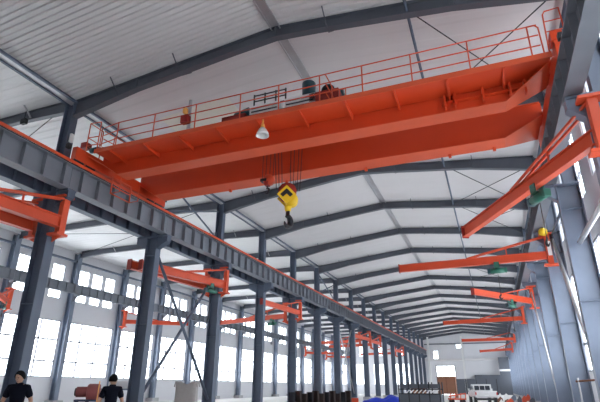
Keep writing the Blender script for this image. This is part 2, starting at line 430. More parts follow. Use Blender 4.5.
for (i0,z0,i1,z1,rr,m,lab) in ((0,5.93,1,5.95,.085,GALV,'thick pale horizontal pipe between the two nearest right-hand columns'),
      (1,7.85,2,7.85,.06,STEEL,'dark horizontal strut between second and third right-hand columns'),
      (2,7.75,1,.7,.085,GALV,'pale diagonal pipe from head of third right-hand column down to the second'),
      (4,7.7,3,.7,.05,GALV,'thin pale diagonal pipe beside the fourth right-hand column')):
    sy = .22 if i1 > i0 else -.22
    p = Vector((XR-.15 if i0 != 4 else XR-.42,YS[i0]+sy,z0)); q = Vector((p.x,YS[i1]-sy,z1))
    t = empty('brace_pipe', p, lab, 'bracing')
    MB().tube([(0,0,0),q-p],rr,10).build('pipe', m, t)
    MB().box(-.1,.1,-.02,.02,-.16,.16).build('gusset_plate', STEEL, t)
# yellow pulley lamp and boxes fixed to the braces
t = empty('beacon', (XR-.52,YS[2]-.75,8.0), 'round yellow signal bell beside the third right-hand column','bell')
MB().lathe((0,0,0),[(.02,-.1),(.15,-.08),(.2,0),(.15,.1),(.03,.13)],16,'y').build('bell', YEL, t)
MB().box(-.03,.4,-.03,.03,-.03,.03).build('bracket', DKMET, t)

# ------------------------------------------------------------------ overhead travelling crane
XC0, XC1 = -14.0, 2.74
t = empty('bridge_crane', (-5.75,14.8,9.42), 'large orange-red double girder overhead crane spanning the hall', 'overhead crane')
O = Vector(t.location)
def L(mb): 
    mb.v = [(a-O.x,b-O.y,c-O.z) for a,b,c in mb.v]; return mb
KL, KR, ZB, ZT = -13.0, 1.35, 9.2, 10.32
def girder(ya, yb):
    g = L(MB().prism([(XC0+.13,9.81),(KL,ZB+.03),(KR,ZB+.03),(XC1-.13,9.81),(XC1-.13,ZT),(XC0+.13,ZT)], ya+.05, yb-.05)).build('main_girder', RED, t)
    f = MB(); strip(f, [(KL,ZB),(KR,ZB)], ya, yb, .03)
    for (kx,ex,ez) in ((KL,XC0+.17,9.78),(KR,XC1-.17,9.78)):
        e0, e1 = (ya-.75, yb+.05) if ya < 14 else (ya-.1, yb+.95)
        f.add([(kx,ya,ZB),(ex,e0,ez),(ex,e1,ez),(kx,yb,ZB),(kx,ya,ZB+.03),(ex,e0,ez+.03),(ex,e1,ez+.03),(kx,yb,ZB+.03)],[(0,1,2,3),(4,7,6,5),(0,4,5,1),(1,5,6,2),(2,6,7,3),(3,7,4,0)])
    L(f).build('bottom_flange', RED_LIT, g)
    f = MB().box(XC0+.13,XC1-.17,ya,yb,ZT,ZT+.03); L(f).build('top_flange', RED_LIT, g)
    f = MB().box(XC0+.4,XC1-.4,(ya+yb)/2-.03,(ya+yb)/2+.03,ZT+.03,ZT+.1); L(f).build('trolley_rail', DKMET, g)
    return g
G1 = girder(13.2,13.82); G2 = girder(15.55,16.3)
mb = MB()
for x in (-9.5,-6.9,-3.6,-.5,1.0): mb.box(x-.05,x+.05,16.12,16.22,9.08,9.2)
L(mb).build('stop_lug', RED_LIT, G2)
# near walkway with brackets, toe board, railing
WE = 12.2; WZ = 9.76
f = MB().box(-13.3,XC1-.2,WE,13.22,WZ,WZ+.03); L(f).build('walkway_plate', RED, t)
L(MB().box(-13.3,XC1-.17,WE-.02,WE+.02,WZ-.05,WZ+.12)).build('toe_board', RED_LIT, t)
x = -12.6
while x < 2.3:
    L(MB().prism([(WE+.04,WZ),(13.24,WZ),(13.24,WZ-.16),(WE+.04,WZ-.06)], x-.03, x+.03, 'x')).build('walkway_bracket', RED, t); x += 1.55
for x in (-.35,-.05,.75,1.5,1.9): L(MB().box(x-.03,x+.03,13.05,13.25,9.3,9.74)).build('web_stiffener', RED, t)
L(MB().box(-.35,1.9,13.1,13.25,9.5,9.54)).build('web_stiffener', RED, t)
def railing(pts, posts, name='walkway_railing', h=1.05, r=.02):
    mb = MB()
    for z in (.35,.70,h): mb.tube([(p[0],p[1],p[2]+z) for p in pts],r,6)
    for p in posts: mb.tube([p,(p[0],p[1],p[2]+h)],r*1.1,6)
    return L(mb).build(name, REDJ, t)
WT = WZ+.05
railing([(-12.3,WE,WT),(2.35,WE,WT)],[(x,WE,WT) for x in (-12.3,-10.6,-8.8,-7.0,-5.55,-4.1,-2.69,-1.17,.48,2.1)])
L(MB().tube([(2.1,WE,WT+1.05),(2.3,WE,WT+1.05),(2.38,WE,WT+.95),(2.4,WE,WT)],.022,6)).build('railing_end', REDJ, t)
railing([(-12.3,WE,WT),(-13.25,WE+.15,WT)],[(-13.25,WE+.15,WT)])
railing([(-13.3,WE+.1,WT),(-13.8,WE+.05,WT),(-13.8,WE+.75,WT)],[(-13.3,WE+.1,WT),(-13.8,WE+.05,WT),(-13.8,WE+.75,WT)],h=1.35)
railing([(-13.3,WE+.35,WT),(-13.3,13.9,WT+.1),(-13.3,16.2,WT+.5)],[(-13.3,13.1,WT),(-13.3,13.9,WT+.1),(-13.3,15.0,WT+.4),(-13.3,16.2,WT+.5)])
# tall end frame on the right truck
mb = MB(); a, b = (2.72,12.0), (2.98,12.9)
mb.tube([(2.52,WE,9.8),(2.56,WE,11.15),(2.62,WE,11.25),(2.98,WE,11.28),(3.0,WE,10.4)],.022,6)
for z in (10.2,10.55,10.9): mb.tube([(2.54,WE,z),(2.98,WE,z)],.016,6)
L(mb).build('end_ladder_frame', REDJ, t)
L(MB().box(2.62,2.92,WE-.05,WE+.35,10.2,10.5).box(2.66,2.86,WE-.02,WE+.3,9.86,10.2)).build('buffer_box', RED, t, .01)
# trolley railing at right of trolley
railing([(-3.9,12.25,WT),(-3.9,13.1,WT),(-3.55,13.2,WT)],[(-3.9,12.9,WT),(-3.7,13.15,WT),(-3.5,13.2,WT)], 'gate_railing')
for x, nm in ((XC0,'l'),(XC1,'r')):
    e = L(MB().box(x-.12,x+.12,11.9,17.5,9.46,9.98)).build('end_truck', RED, t, .015)
    for y in (12.15,12.75,16.5,17.1):
        L(MB().lathe((x,y,9.49),[(.22,-.08),(.25,-.08),(.25,-.055),(.215,-.05),(.215,.05),(.25,.055),(.25,.08),(.22,.08)],20,'x')).build('wheel', DKMET, e)
    for y in (11.62,17.58): L(MB().box(x-.08,x+.08,y-.08,y+.08,9.78,9.96)).build('buffer', BLACK, e)
L(MB().box(-14.2,-13.9,12.3,12.6,10.15,10.4)).build('drive_gearbox', REDK, t, .02)
L(MB().tube([(-13.8,12.5,10.05),(-13.4,12.5,10.05)],.11,14)).build('drive_motor', TEAL, t)
L(MB().box(-14.2,-14.1,11.72,11.85,10.15,10.5)).build('limit_switch_box', WHITE, t)
# inspection ladder cage below the left end
mb = MB(); a = -13.45
mb.tube([(a,13.5,9.3),(a,13.5,8.55)],.03,6); mb.tube([(a,14.6,9.3),(a,14.6,8.55)],.03,6)
for z in (8.57,8.9,9.28): mb.tube([(a,13.5,z),(a,14.6,z)],.025,6)
for y in (13.5,14.6): mb.tube([(a,y,8.57),(a+.45,y,8.57),(a+.45,y,9.3)],.018,6)
L(mb).build('inspection_cage', REDJ, t)
# pole with small amber lamp
p = L(MB().tube([(-10.1,13.6,ZT+.03),(-10.1,13.6,12.2)],.07,12)).build('cable_pole', GALV, t)
L(MB().lathe((-9.25,WE,10.55),[(.03,0),(.10,.05),(.10,.2),(.03,.28)],14)).build('warning_lamp', ORNG, t)
L(MB().box(-9.4,-9.1,WE-.05,WE+.15,10.2,10.5)).build('lamp_box', REDK, t)
# small things on the right of the bridge top
for x, w, m in ((-.1,.12,BLACK),(1.35,.3,TEAL)):
    L(MB().tube([(x,WE+.3,WT+.12),(x+w,WE+.3,WT+.12)],.10,12)).build('travel_motor', m, t)
L(MB().box(.3,.6,WE+.2,WE+.5,WZ+.03,WZ+.28)).build('junction_box', REDJ, t)

# floodlight hanging below the near walkway
t = empty('pendant_lamp', (-6.15,12.30,9.72), 'white bell-shaped pendant lamp hanging below the crane walkway', 'lamp')
MB().tube([(0,0,-.02),(0,0,-.18)],.035,8).build('stem', ORNG, t)
MB().lathe((0,0,-.18),[(.05,0),(.07,-.08),(.085,-.16)],14).build('socket', ORNG, t)
MB().lathe((0,0,-.34),[(.07,0),(.13,-.06),(.2,-.2),(.22,-.30),(.20,-.30),(.17,-.2),(.10,-.06),(.03,-.02)],20).build('shade', WHITE, t)

# ------------------------------------------------------------------ crane trolley
t = empty('crane_trolley', (-6.1,14.8,10.42), 'red trolley with louvred cabinets and motors on top of the crane', 'trolley')
O = Vector(t.location)
fr = L(MB().box(-8.2,-3.9,13.35,13.65,10.55,10.72).box(-8.2,-3.9,15.8,16.1,10.55,10.72).box(-8.2,-7.9,13.35,16.1,10.55,10.72).box(-4.2,-3.9,13.35,16.1,10.55,10.72).box(-6.2,-5.9,13.35,16.1,10.55,10.72)).build('frame', REDK, t)
for x in (-7.8,-4.3):
    for y in (13.51,15.93): L(MB().lathe((x,y,10.57),[(.13,-.06),(.15,-.05),(.15,.05),(.13,.06)],16,'y')).build('wheel', DKMET, t)
L(MB().tube([(-7.3,14.9,11.0),(-5.0,14.9,11.0)],.3,20)).build('rope_drum', REDK, t)
for x in (-7.25,-5.85):
    c = L(MB().box(x,x+1.2,13.35,13.6,10.72,11.10)).build('louvred_cabinet', WHITE, t, .01)
    for z in (10.80,10.95): L(MB().box(x+.08,x+1.12,13.33,13.35,z,z+.05)).build('louvre_slot', DKMET, c)
mb = MB()
for z in (11.20,11.45,11.70): mb.tube([(-7.2,13.6,z),(-5.9,13.6,z)],.025,6)
for x in (-7.2,-6.75,-6.3,-5.9): mb.tube([(x,13.6,11.2),(x,13.6,11.75)],.03,6)
L(mb).build('resistor_rack', BLACK, t)
L(MB().tube([(-5.2,14.2,11.15),(-5.2,14.2,12.15)],.26,16)).build('hoist_motor', TEAL, t)
L(MB().tube([(-8.1,13.9,11.1),(-7.5,13.9,11.25)],.2,16)).build('aux_motor', TEAL, t)
L(MB().box(-8.4,-7.4,13.3,13.8,10.45,10.85)).build('gearbox', REDK, t, .02)
L(MB().lathe((-4.35,13.9,11.45),[(.08,-.06),(.24,-.06),(.26,0),(.24,.06),(.08,.06)],20,'y')).build('brake_wheel', BLACK, t)
L(MB().box(-4.9,-3.8,13.35,13.9,10.72,11.1)).build('brake_housing', REDK, t, .02)
L(MB().tube([(-4.1,13.9,11.15),(-3.75,13.9,11.2)],.16,14)).build('travel_motor', TEAL, t)

# ------------------------------------------------------------------ hooks
t = empty('main_hook_block', (-6.22,14.7,7.2), 'yellow main hook block with black chevron hanging from the crane', 'hook block')
t.rotation_euler = (0,0,math.radians(23))
for x in (-.55,-.42,-.28,.1,.24,.42,.55):
    MB().tube([(x*.78,.12*((x>0)-.5),.9),(x,.15,3.2)],.014,6).build('wire_rope', ROPE, t)
MB().lathe((-.02,0,.78),[(.1,-.2),(.33,-.19),(.33,-.05),(.27,0),(.33,.05),(.33,.19),(.1,.2)],24,'y').build('sheave', REDK, t)
pl = MB(); dia = [(-.1,.98),(.22,.70),(.10,.34),(-.10,.20),(-.46,.56)]
dia = [(-.05,1.0),(.30,.64),(-.05,.26),(-.40,.64)]
pl.prism(dia, -.24,-.21); pl.prism(dia, .21,.24)
hs = pl.build('side_plate', YEL, t)
MB().prism([(-.05,.86),(.18,.63),(.08,.53),(-.05,.66),(-.18,.53),(-.28,.63)], -.25,-.243).build('chevron', BLACK, hs)
MB().lathe((.12,0,.48),[(.05,-.20),(.23,-.19),(.25,-.1),(.20,0),(.25,.1),(.23,.19),(.05,.20)],24,'y').build('lower_sheave', YEL, t)
MB().lathe((0,0,.05),[(.07,0),(.11,.04),(.13,.18),(.1,.24)],16).build('swivel', YEL, t)
def hook(mb, s, z):
    pts = [(0,0,z),(0,0,z-.16*s)]
    for k in range(11):
        a = math.radians(100 - 27*k); pts.append((-.01*s+.14*s*math.cos(a), 0, z-.34*s+.17*s*math.sin(a)))
    rs = [.045*s,.05*s]+[.055*s,.06*s,.065*s,.07*s,.075*s,.075*s,.07*s,.06*s,.045*s,.03*s,.012*s]
    return mb.tube(pts, 1, 10, rs)
hk = hook(MB(),1.2,.08).build('hook', DKMET, t); hk.rotation_euler = (0,0,math.radians(50)); hk.scale = (1,1.5,1)
t = empty('auxiliary_hook_block', (-7.07,14.7,8.2), 'small dark red auxiliary hook block left of the yellow one', 'hook block')
for x in (-.22,-.08,.08,.22): MB().tube([(x,0,.4),(x*1.1,.1,2.2)],.011,6).build('wire_rope', ROPE, t)
MB().lathe((.07,0,.42),[(.05,-.1),(.21,-.1),(.21,.1),(.05,.1)],20,'y').build('sheave', REDJ, t)
MB().box(-.26,.0,-.12,.12,.36,.48).build('side_plate', DKMET, t, .02)
MB().box(-.08,.08,-.11,.11,.18,.36).build('yoke', REDK, t, .02)
hook(MB(),.62,.2).build('hook', DKMET, t)

# ------------------------------------------------------------------ jib cranes
def jib(px, py, z, dirx, diry, Lb, toward, label, group, h=.36, w=.2, full=True, sign=False):
    if px > 0: return jib_body(px+.46, py-.36, z, dirx, diry, Lb, 0, label, group, h, w, full, sign)
    return jib_body(px, py, z, dirx, diry, Lb, toward, label, group, h, w, full, sign)
def jib_body(px, py, z, dirx, diry, Lb, toward, label, group, h, w, full, sign):
    """post standing off a column face; toward = +1/-1: the column lies at +x/-x of the post"""
    ang = math.atan2(diry, dirx)
    t = empty('jib_crane', (px,py,z), label, 'jib crane', group)
    MB().box(-.11,.11,-.13,.13,-.42,.95).build('post', REDJ, t, .01)
    for zz in (-.5,.95):
        a, b = sorted((-.16*toward, .34*toward))
        if not toward: MB().box(-.3,.3,-.2,.17,zz,zz+.08).build('mounting_bracket', REDJ, t); continue
        MB().box(a,b,-.24,.24,zz,zz+.08).prism([(a+.05,zz),(b-.05,zz),(b-.05 if toward>0 else a+.05,zz-.2)],-.02,.02).build('mounting_bracket', REDJ, t)
    d = Vector((math.cos(ang),math.sin(ang),0)); s = d.cross(Vector((0,0,1)))
    b = MB().ibeam(d*.12, d*Lb, w, h, .025, .03); bo = b.build('boom', REDJ, t)
    MB().beam(d*(Lb-.02)+Vector((0,0,0)), d*(Lb+.02), w*1.15, h*1.2).build('end_stop', REDK, bo)
    m = Lb*.52; up = Vector((0,0,h/2))
    for q in (-1,1):
        MB().beam(s*q*.09+Vector((0,0,.9)), d*m+s*q*.07+up, .05,.07).build('tie_bar', REDJ, t)
    MB().beam(d*m*.5+up*.9, d*m*.5+Vector((0,0,.56)), .05,.05).build('tie_strut', REDJ, t)
    if sign: MB().box(-.06,.10,-.145,-.13,-.05,.62).build('white_sign', WHITE, t)
    return t, d
def hoist(t, d, f, label, m=GREEN, hook_len=1.2):
    p = Vector(t.location)+d*f; h = empty('electric_hoist', (p.x,p.y,p.z-.18), label, 'hoist', None, math.atan2(d.y,d.x))
    MB().box(-.12,.12,-.15,-.12,-.18,.06).box(-.12,.12,.12,.15,-.18,.06).box(-.12,.12,-.15,.15,-.22,-.19).build('trolley', m, h)
    MB().tube([(-.30,0,-.34),(.30,0,-.34)],.125,16).build('drum_body', m, h)
    MB().box(.30,.44,-.11,.11,-.46,-.22).build('motor_cover', TEAL, h, .02)
    MB().box(-.42,-.30,-.11,.11,-.45,-.22).build('gear_cover', m, h, .02)
    MB().tube([(0,0,-.5),(0,0,-.5-hook_len)],.012,6).build('wire_rope', ROPE, h)
    hk = MB(); hook(hk,.5,-.5-hook_len); hk.build('hook', DKMET, h)
    return h
PXR, PXL, PXB = 2.56, XL+.31+.34, XL-.31-.34
gr = 'jib cranes on the right-hand columns'
J, d = jib(PXR,YS[0],6.9,-3.4,6.75,7.55,1,'orange-red jib crane pointing away from the nearest right-hand column',gr,.40,.22)
hoist(J,d,2.7,'green electric hoist under the boom of the nearest right-hand jib crane',GREEN,1.0)
J, d = jib(PXR,YS[2],7.0,-6.9,.3,6.9,1,'orange jib crane with white plate on the third right-hand column',gr,sign=True)
hoist(J,d,2.3,'green electric hoist on the level jib of the third right-hand column',GREEN,.9)
J, d = jib(PXR,YS[4],6.8,-3.5,-4.9,6.3,1,'orange jib crane on the fifth right-hand column tilting toward the viewer',gr)
hoist(J,d,2.6,'green electric hoist on the jib of the fifth right-hand column')
jib(PXR,YS[6],7.2,-7,1.2,7.2,1,'orange-red jib crane on the seventh right-hand column',gr)
jib(PXR,YS[10],7.5,-6.7,.2,6.8,1,'faint red jib crane on the eleventh right-hand column',gr)
jib(PXR,YS[12],7.0,-5.0,3.5,6.0,1,'farthest small red jib crane near the end of the right row',gr)
gl = 'jib cranes on the left runway columns'
J, d = jib(PXL,YS[0],6.9,-.35,-6.2,6.2,-1,'large orange jib crane on the nearest left runway column, cut by the frame',gl,.42,.26)
jib(PXB,YS[0],6.9,-.35,-6.2,6.4,1,'darker red jib crane on the aisle side of the nearest left runway column',gl,.42,.26)
jib(PXB,YS[2],6.9,-.6,-6.1,6.1,1,'darker red jib crane on the aisle side of the third left runway column',gl,.42,.24)
J, d = jib(PXL,YS[2],6.9,-1.5,-6.1,6.0,-1,'orange jib crane on the third left runway column reaching toward the viewer',gl,.42,.24)
hoist(J,d,1.2,'dark green hoist under the jib of the third left runway column',GREEN,1.3)
J, d = jib(PXL,YS[4],6.9,-.5,-6.1,6.2,-1,'orange jib crane on the nave side of the fifth left runway column',gl)
J, d = jib(PXB,YS[4],6.75,-7.2,2.0,7.5,1,'long red jib crane reaching into the aisle from the fifth left runway column',gl)
hoist(J,d,1.4,'green hoist on the aisle jib of the fifth left runway column')
for k,(dx,dy) in ((8,(-.8,-6)),(9,(-.5,-6)),(12,(-.5,-6))):
    jib(PXL,YS[k],6.9,dx,dy,6.0,-1,'red jib crane on the nave side of the %s left runway column' % ORD[k],gl)
    jib(PXB,YS[k],6.8,-6.5,1.4,6.6,1,'red jib crane on the aisle side of the %s left runway column' % ORD[k],gl)
gw = 'jib cranes on the left wall columns'
PW = XA+.25+.34
J,d = jib(PW,YS[2],6.9,3,-3.5,4.5,-1,'red jib crane on the left wall column at the left picture edge',gw)
hoist(J,d,1.2,'dark green hoist hanging at the far left picture edge')
jib(PW,YS[4],7.0,5,3.6,5.8,-1,'red jib crane on the left wall behind the two nearest runway columns',gw)
jib(PW,YS[12],7.2,4.5,3.6,5.8,-1,'small distant red jib crane on the thirteenth left wall column',gw)
jib(PW,YS[14],7.2,4.5,3.6,5.8,-1,'tiny distant red jib crane near the far end of the left wall',gw)

# small floodlight on first aisle rafter
t = empty('floodlight', (-17.0,YS[0]-.25,11.9), 'small black floodlight hanging from the nearest aisle rafter', 'floodlight')
MB().tube([(0,0,.35),(0,0,-.12)],.02,6).build('bracket', DKMET, t)
MB().box(-.14,.14,-.06,.1,-.36,-.12).build('housing', BLACK, t, .02)

# ------------------------------------------------------------------ people
def skin_mesh(name, J, E, m, parent, sub=2):
    names = list(J); me = bpy.data.meshes.new(name)
    me.from_pydata([J[n][:3] for n in names], [(names.index(a),names.index(b)) for a,b in E], []); me.update()
    o = bpy.data.objects.new(name, me); C.objects.link(o)
    md = o.modifiers.new('skin','SKIN'); md.use_smooth_shade = True
    sv = me.skin_vertices[0].data
    for i,n in enumerate(names):
        r = J[n][3]; sv[i].radius = r if isinstance(r,tuple) else (r,r)
        sv[i].use_root = (i == 0)
    ss = o.modifiers.new('sub','SUBSURF'); ss.levels = sub; ss.render_levels = sub
    dg = bpy.context.evaluated_depsgraph_get(); dg.update()
    nm = bpy.data.meshes.new_from_object(o.evaluated_get(dg)); nm.materials.clear(); nm.materials.append(m)
    for p in nm.polygons: p.use_smooth = True
    o.modifiers.clear(); o.data = nm; nm.name = name; o.parent = parent
    return o
def person(loc, rz, H, label, pose, head_yaw, head_pitch):
    k = H/1.72
    t = empty('person', loc, label, 'person', None, rz)
    lean = pose['lean']
    def P(x,y,z):                                  # front is -y ; torso leans forward above hips
        if z > .95: y -= (z-.95)*lean
        return (x*k,y*k,z*k)
    J = {'pel':(*P(0,0,.95),.115*k)}
    J['wa']=(*P(0,0,1.08),(.125*k,.095*k)); J['ch']=(*P(0,0,1.26),(.145*k,.105*k)); J['sh']=(*P(0,0,1.40),(.12*k,.08*k))
    J['nk']=(*P(0,-.01,1.475),.052*k); J['hd']=(*P(0,-.02,1.54),.055*k)
    E = [('pel','wa'),('wa','ch'),('ch','sh'),('sh','nk'),('nk','hd')]
    for s,n in ((-1,'R'),(1,'L')):
        J['s'+n]=(*P(.17*s,0,1.39),.062*k)
        e, w = pose['arm'+n]
        J['e'+n]=(*P(*e),.043*k); J['w'+n]=(*P(*w),.028*k)
        E += [('sh','s'+n),('s'+n,'e'+n),('e'+n,'w'+n)]
        J['h'+n]=(*P(.09*s,0,.88),.095*k); J['k'+n]=(*P(.11*s,-.01,.49),.062*k); J['a'+n]=(*P(.12*s,.02,.09),.04*k)
        J['f'+n]=(*P(.13*s,-.15,.04),(.042*k,.03*k))
        E += [('pel','h'+n),('h'+n,'k'+n),('k'+n,'a'+n),('a'+n,'f'+n)]
        wv = Vector(J['w'+n][:3]); dv = (wv-Vector(J['e'+n][:3])).normalized()
        side = dv.cross(Vector((0,1,.2))).normalized(); nrm = side.cross(dv)
        pm = wv+dv*.06*k; J['p'+n]=(*pm,(.034*k,.018*k)); E.append(('w'+n,'p'+n))
        for q,(off,ln) in enumerate(((-.03,.068),(-.01,.078),(.01,.072),(.03,.058))):
            a = pm+side*off*k+dv*.02*k; b = a+dv*ln*.5*k+nrm*.005*k; c = b+dv*ln*.4*k+nrm*.025*k
            for z_,v,r in (('a',a,.010),('b',b,.009),('c',c,.008)): J['g%s%d%s'%(n,q,z_)]=(*v,r*k)
            E += [('p'+n,'g%s%da'%(n,q)),('g%s%da'%(n,q),'g%s%db'%(n,q)),('g%s%db'%(n,q),'g%s%dc'%(n,q))]
        a = wv+dv*.03*k-side*.028*k; b = a-side*.025*k+dv*.03*k; c = b+dv*.03*k+nrm*.01*k
        for z_,v,r in (('a',a,.012),('b',b,.011),('c',c,.009)): J['t%s%s'%(n,z_)]=(*v,r*k)
        E += [('w'+n,'t%sa'%n),('t%sa'%n,'t%sb'%n),('t%sb'%n,'t%sc'%n)]
    body = skin_mesh('body', J, E, SKIN, t)
    # head: shaped ellipsoid with nose, ears, brow, lips, eyes, merged into the body mesh
    hb = MB(); n, m = 24, 18; vs = []
    for i in range(m+1):
        ph = PI*i/m; zz = -math.cos(ph); r = math.sin(ph)
        for q in range(n):
            a = 2*PI*q/n; x, y, z = r*math.cos(a)*.078, r*math.sin(a)*.098, zz*.118
            if z < 0: x *= 1-.28*(-z/.118)**1.5; y = y*(1-.15*(-z/.118)) - .012*(-z/.118)
            if y < 0 and z < .03: y = max(y, -.085)-0.004*math.sin(zz*6)
            vs.append((x,y,z))
    hb.add(vs, [(i*n+q,i*n+(q+1)%n,(i+1)*n+(q+1)%n,(i+1)*n+q) for i in range(m) for q in range(n)], True)
    hb.add([(-.010,-.086,.015),(.010,-.086,.015),(0,-.094,.012),(-.017,-.086,-.028),(.017,-.086,-.028),(0,-.114,-.024)],[(0,2,5,3),(2,1,4,5),(3,5,4),(0,1,2),(0,3,4,1)],True)
    for s in (-1,1): hb.ball((.080*s,.008,-.005),.010,.022,.033,10,8)
    hb.cur = 1
    for s in (-1,1): hb.ball((.030*s,-.082,.014),.012,.009,.006,8,6); hb.box(.030*s-.018,.030*s+.018,-.092,-.082,.030,.036)
    hb.cur = 2; hb.ball((0,-.083,-.058),.024,.009,.008,10,6)
    M = Matrix.Translation(Vector(P(0,-.035,1.60))) @ Matrix.Rotation(head_yaw,4,'Z') @ Matrix.Rotation(head_pitch,4,'X') @ Matrix.Scale(k,4)
    hm = hb.mesh('head',[SKIN,HAIR,LIP]); hm.transform(M)
    import bmesh
    bm = bmesh.new(); bm.from_mesh(body.data); nb = len(bm.faces); bm.from_mesh(hm); bm.to_mesh(body.data); bm.free()
    body.data.materials.append(HAIR); body.data.materials.append(LIP)
    for p in body.data.polygons: p.use_smooth = True
    # hair cap
    hr = MB(); vs = []; n, m = 28, 14
    for i in range(m+1):
        ph = PI*.60*i/m; zz = math.cos(ph); r = math.sin(ph)
        for q in range(n):
            a = 2*PI*q/n; fy = math.sin(a)
            drop = 1.0 if fy > -.1 else .42+.58*max(0,(fy+1)/.9)**1.5
            ph2 = ph*drop; zz = math.cos(ph2); r = math.sin(ph2)
            j = 1+.03*math.sin(q*5+i*3)
            vs.append((r*math.cos(a)*.088*j, r*fy*.108*j, zz*.128*j+.004))
    hr.add(vs, [(i*n+q,i*n+(q+1)%n,(i+1)*n+(q+1)%n,(i+1)*n+q) for i in range(m) for q in range(n)], True)
    hm = hr.mesh('hair', HAIR); hm.transform(M)
    ho = bpy.data.objects.new('hair', hm); C.objects.link(ho); ho.parent = t
    sd = ho.modifiers.new('thick','SOLIDIFY'); sd.thickness = .012; sd.offset = 1
    # clothes
    g = {}; ge = []
    g['wa']=(*P(0,0,.93),(.14*k,.115*k)); g['mi']=(*P(0,0,1.08),(.145*k,.115*k)); g['ch']=(*P(0,0,1.26),(.165*k,.125*k)); g['sh']=(*P(0,0,1.41),(.150*k,.105*k)); g['nb']=(*P(0,-.004,1.462),(.088*k,.082*k))
    ge = [('wa','mi'),('mi','ch'),('ch','sh'),('sh','nb')]
    for s,n in ((-1,'R'),(1,'L')):
        g['s'+n]=(*P(.165*s,0,1.392),.088*k); e = Vector(P(*pose['arm'+n][0])); a = Vector(g['s'+n][:3])
        g['u'+n]=(*(a+(e-a)*.72),.072*k); ge += [('sh','s'+n),('s'+n,'u'+n)]
    sh = skin_mesh('t_shirt', g, ge, SHIRT, t)
    cb = MB(); c0 = Vector(P(0,-.012,1.455)); cb.lathe(c0,[(.090*k,0),(.076*k,.03*k),(.070*k,.048*k),(.062*k,.03*k)],18); cb.build('collar', SHIRT, sh)
    g = {'pe':(*P(0,0,.95),(.135*k,.115*k))}; ge = []
    for s,n in ((-1,'R'),(1,'L')):
        g['h'+n]=(*P(.09*s,0,.85),.108*k); g['k'+n]=(*P(.11*s,-.01,.49),.08*k); g['a'+n]=(*P(.12*s,.02,.12),.066*k); ge += [('pe','h'+n),('h'+n,'k'+n),('k'+n,'a'+n)]
    skin_mesh('trousers', g, ge, JEAN, t)
    for s in (-1,1):
        b = MB(); b.ball(P(.128*s,-.075,.05),.05*k,.14*k,.048*k); b.box(*(sorted((.08*s*k,.176*s*k))),-.20*k,.05*k,0,.025); b.build('shoe', BLACK, t)
    return t
person((-8.95,7.45,0), math.radians(36), 1.63, 'man in a black polo shirt looking down, at the lower left corner', {'lean':.16,'armR':((-.27,-.02,1.12),(-.20,-.26,1.02)),'armL':((.28,.0,1.12),(.20,-.24,1.03))}, math.radians(-22), math.radians(22))
person((-8.14,9.17,0), math.radians(221), 1.60, 'man in a black T-shirt seen from behind, beside the red machine', {'lean':.06,'armR':((-.27,.0,1.10),(-.26,-.12,.86)),'armL':((.27,.0,1.10),(.26,-.12,.86))}, math.radians(-52), math.radians(4))

# ------------------------------------------------------------------ things on the floor
t = empty('compressor', (-16.45,17.1,0), 'faded maroon machine on blue legs behind the men at lower left', 'machine', None, math.radians(36))
MB().lathe((0,0,1.14),[(.12,-.50),(.21,-.47),(.21,-.05),(.18,-.03)],20,'x').build('small_drum', MAROON, t)
MB().lathe((0,0,1.14),[(.06,-.54),(.15,-.54),(.17,-.50),(.12,-.49)],18,'x').build('drum_cap', BLACK, t)
MB().lathe((0,0,1.12),[(.18,-.06),(.31,-.04),(.35,.02),(.35,.40),(.31,.46),(.15,.49)],24,'x').build('main_drum', MAROON, t)
MB().box(-.5,.5,-.25,.25,.76,.84).build('bed', JEAN, t)
for x in (-.42,0,.42):
    for y in (-.2,.2): MB().box(x-.04,x+.04,y-.04,y+.04,0,.76).build('leg', JEAN, t)
t = empty('workbench', (-17.0,19.6,0), 'pale blue-grey bench beside the man in black T-shirt','bench')
MB().box(-1.0,1.0,-.4,.4,1.2,1.27).build('top', RCOL, t); MB().box(-.95,.95,.3,.36,1.27,1.6).build('back_panel', LINER, t)
for x in (-.9,.9):
    for y in (-.33,.33): MB().box(x-.04,x+.04,y-.04,y+.04,0,1.2).build('leg', RCOL, t)
t = empty('timber_prop', (-14.35,15.4,0), 'thin orange-tan pole standing by the maroon machine','pole')
MB().tube([(0,0,0),(.02,0,1.55)],.022,8).build('pole', ORNG, t)
t = empty('bulk_bag', (-11.4,17.0,0), 'grey woven bulk bag with lifting loops between the left columns','bag', None, math.radians(25))
n = 24; mb = MB(); vs = []
for i,(z,s) in enumerate(((0,.9),(.15,1.02),(.5,1.04),(.9,1.0),(1.25,.98),(1.42,1.02),(1.44,.9),(1.3,.85))):
    for q in range(n):
        a = 2*PI*q/n; c, d_ = math.cos(a), math.sin(a); m_ = max(abs(c),abs(d_))**.75
        dz = (.10*abs(math.sin(2*a))**2 if z > 1.35 else 0)+.02*math.sin(q*2.3+i)
        vs.append((c/m_*.42*s, d_/m_*.42*s, z+dz))
mb.add(vs, [(i*n+q,i*n+(q+1)%n,(i+1)*n+(q+1)%n,(i+1)*n+q) for i in range(7) for q in range(n)], True)
mb.build('sack_body', SACK, t)
for (x,y) in ((-.36,-.36),(.36,-.36),(.36,.36),(-.36,.36)):
    MB().tube([(x-.08,y,1.35),(x-.04,y,1.55),(x+.04,y,1.55),(x+.08,y,1.35)],.02,6).build('lifting_loop', SACK, t)
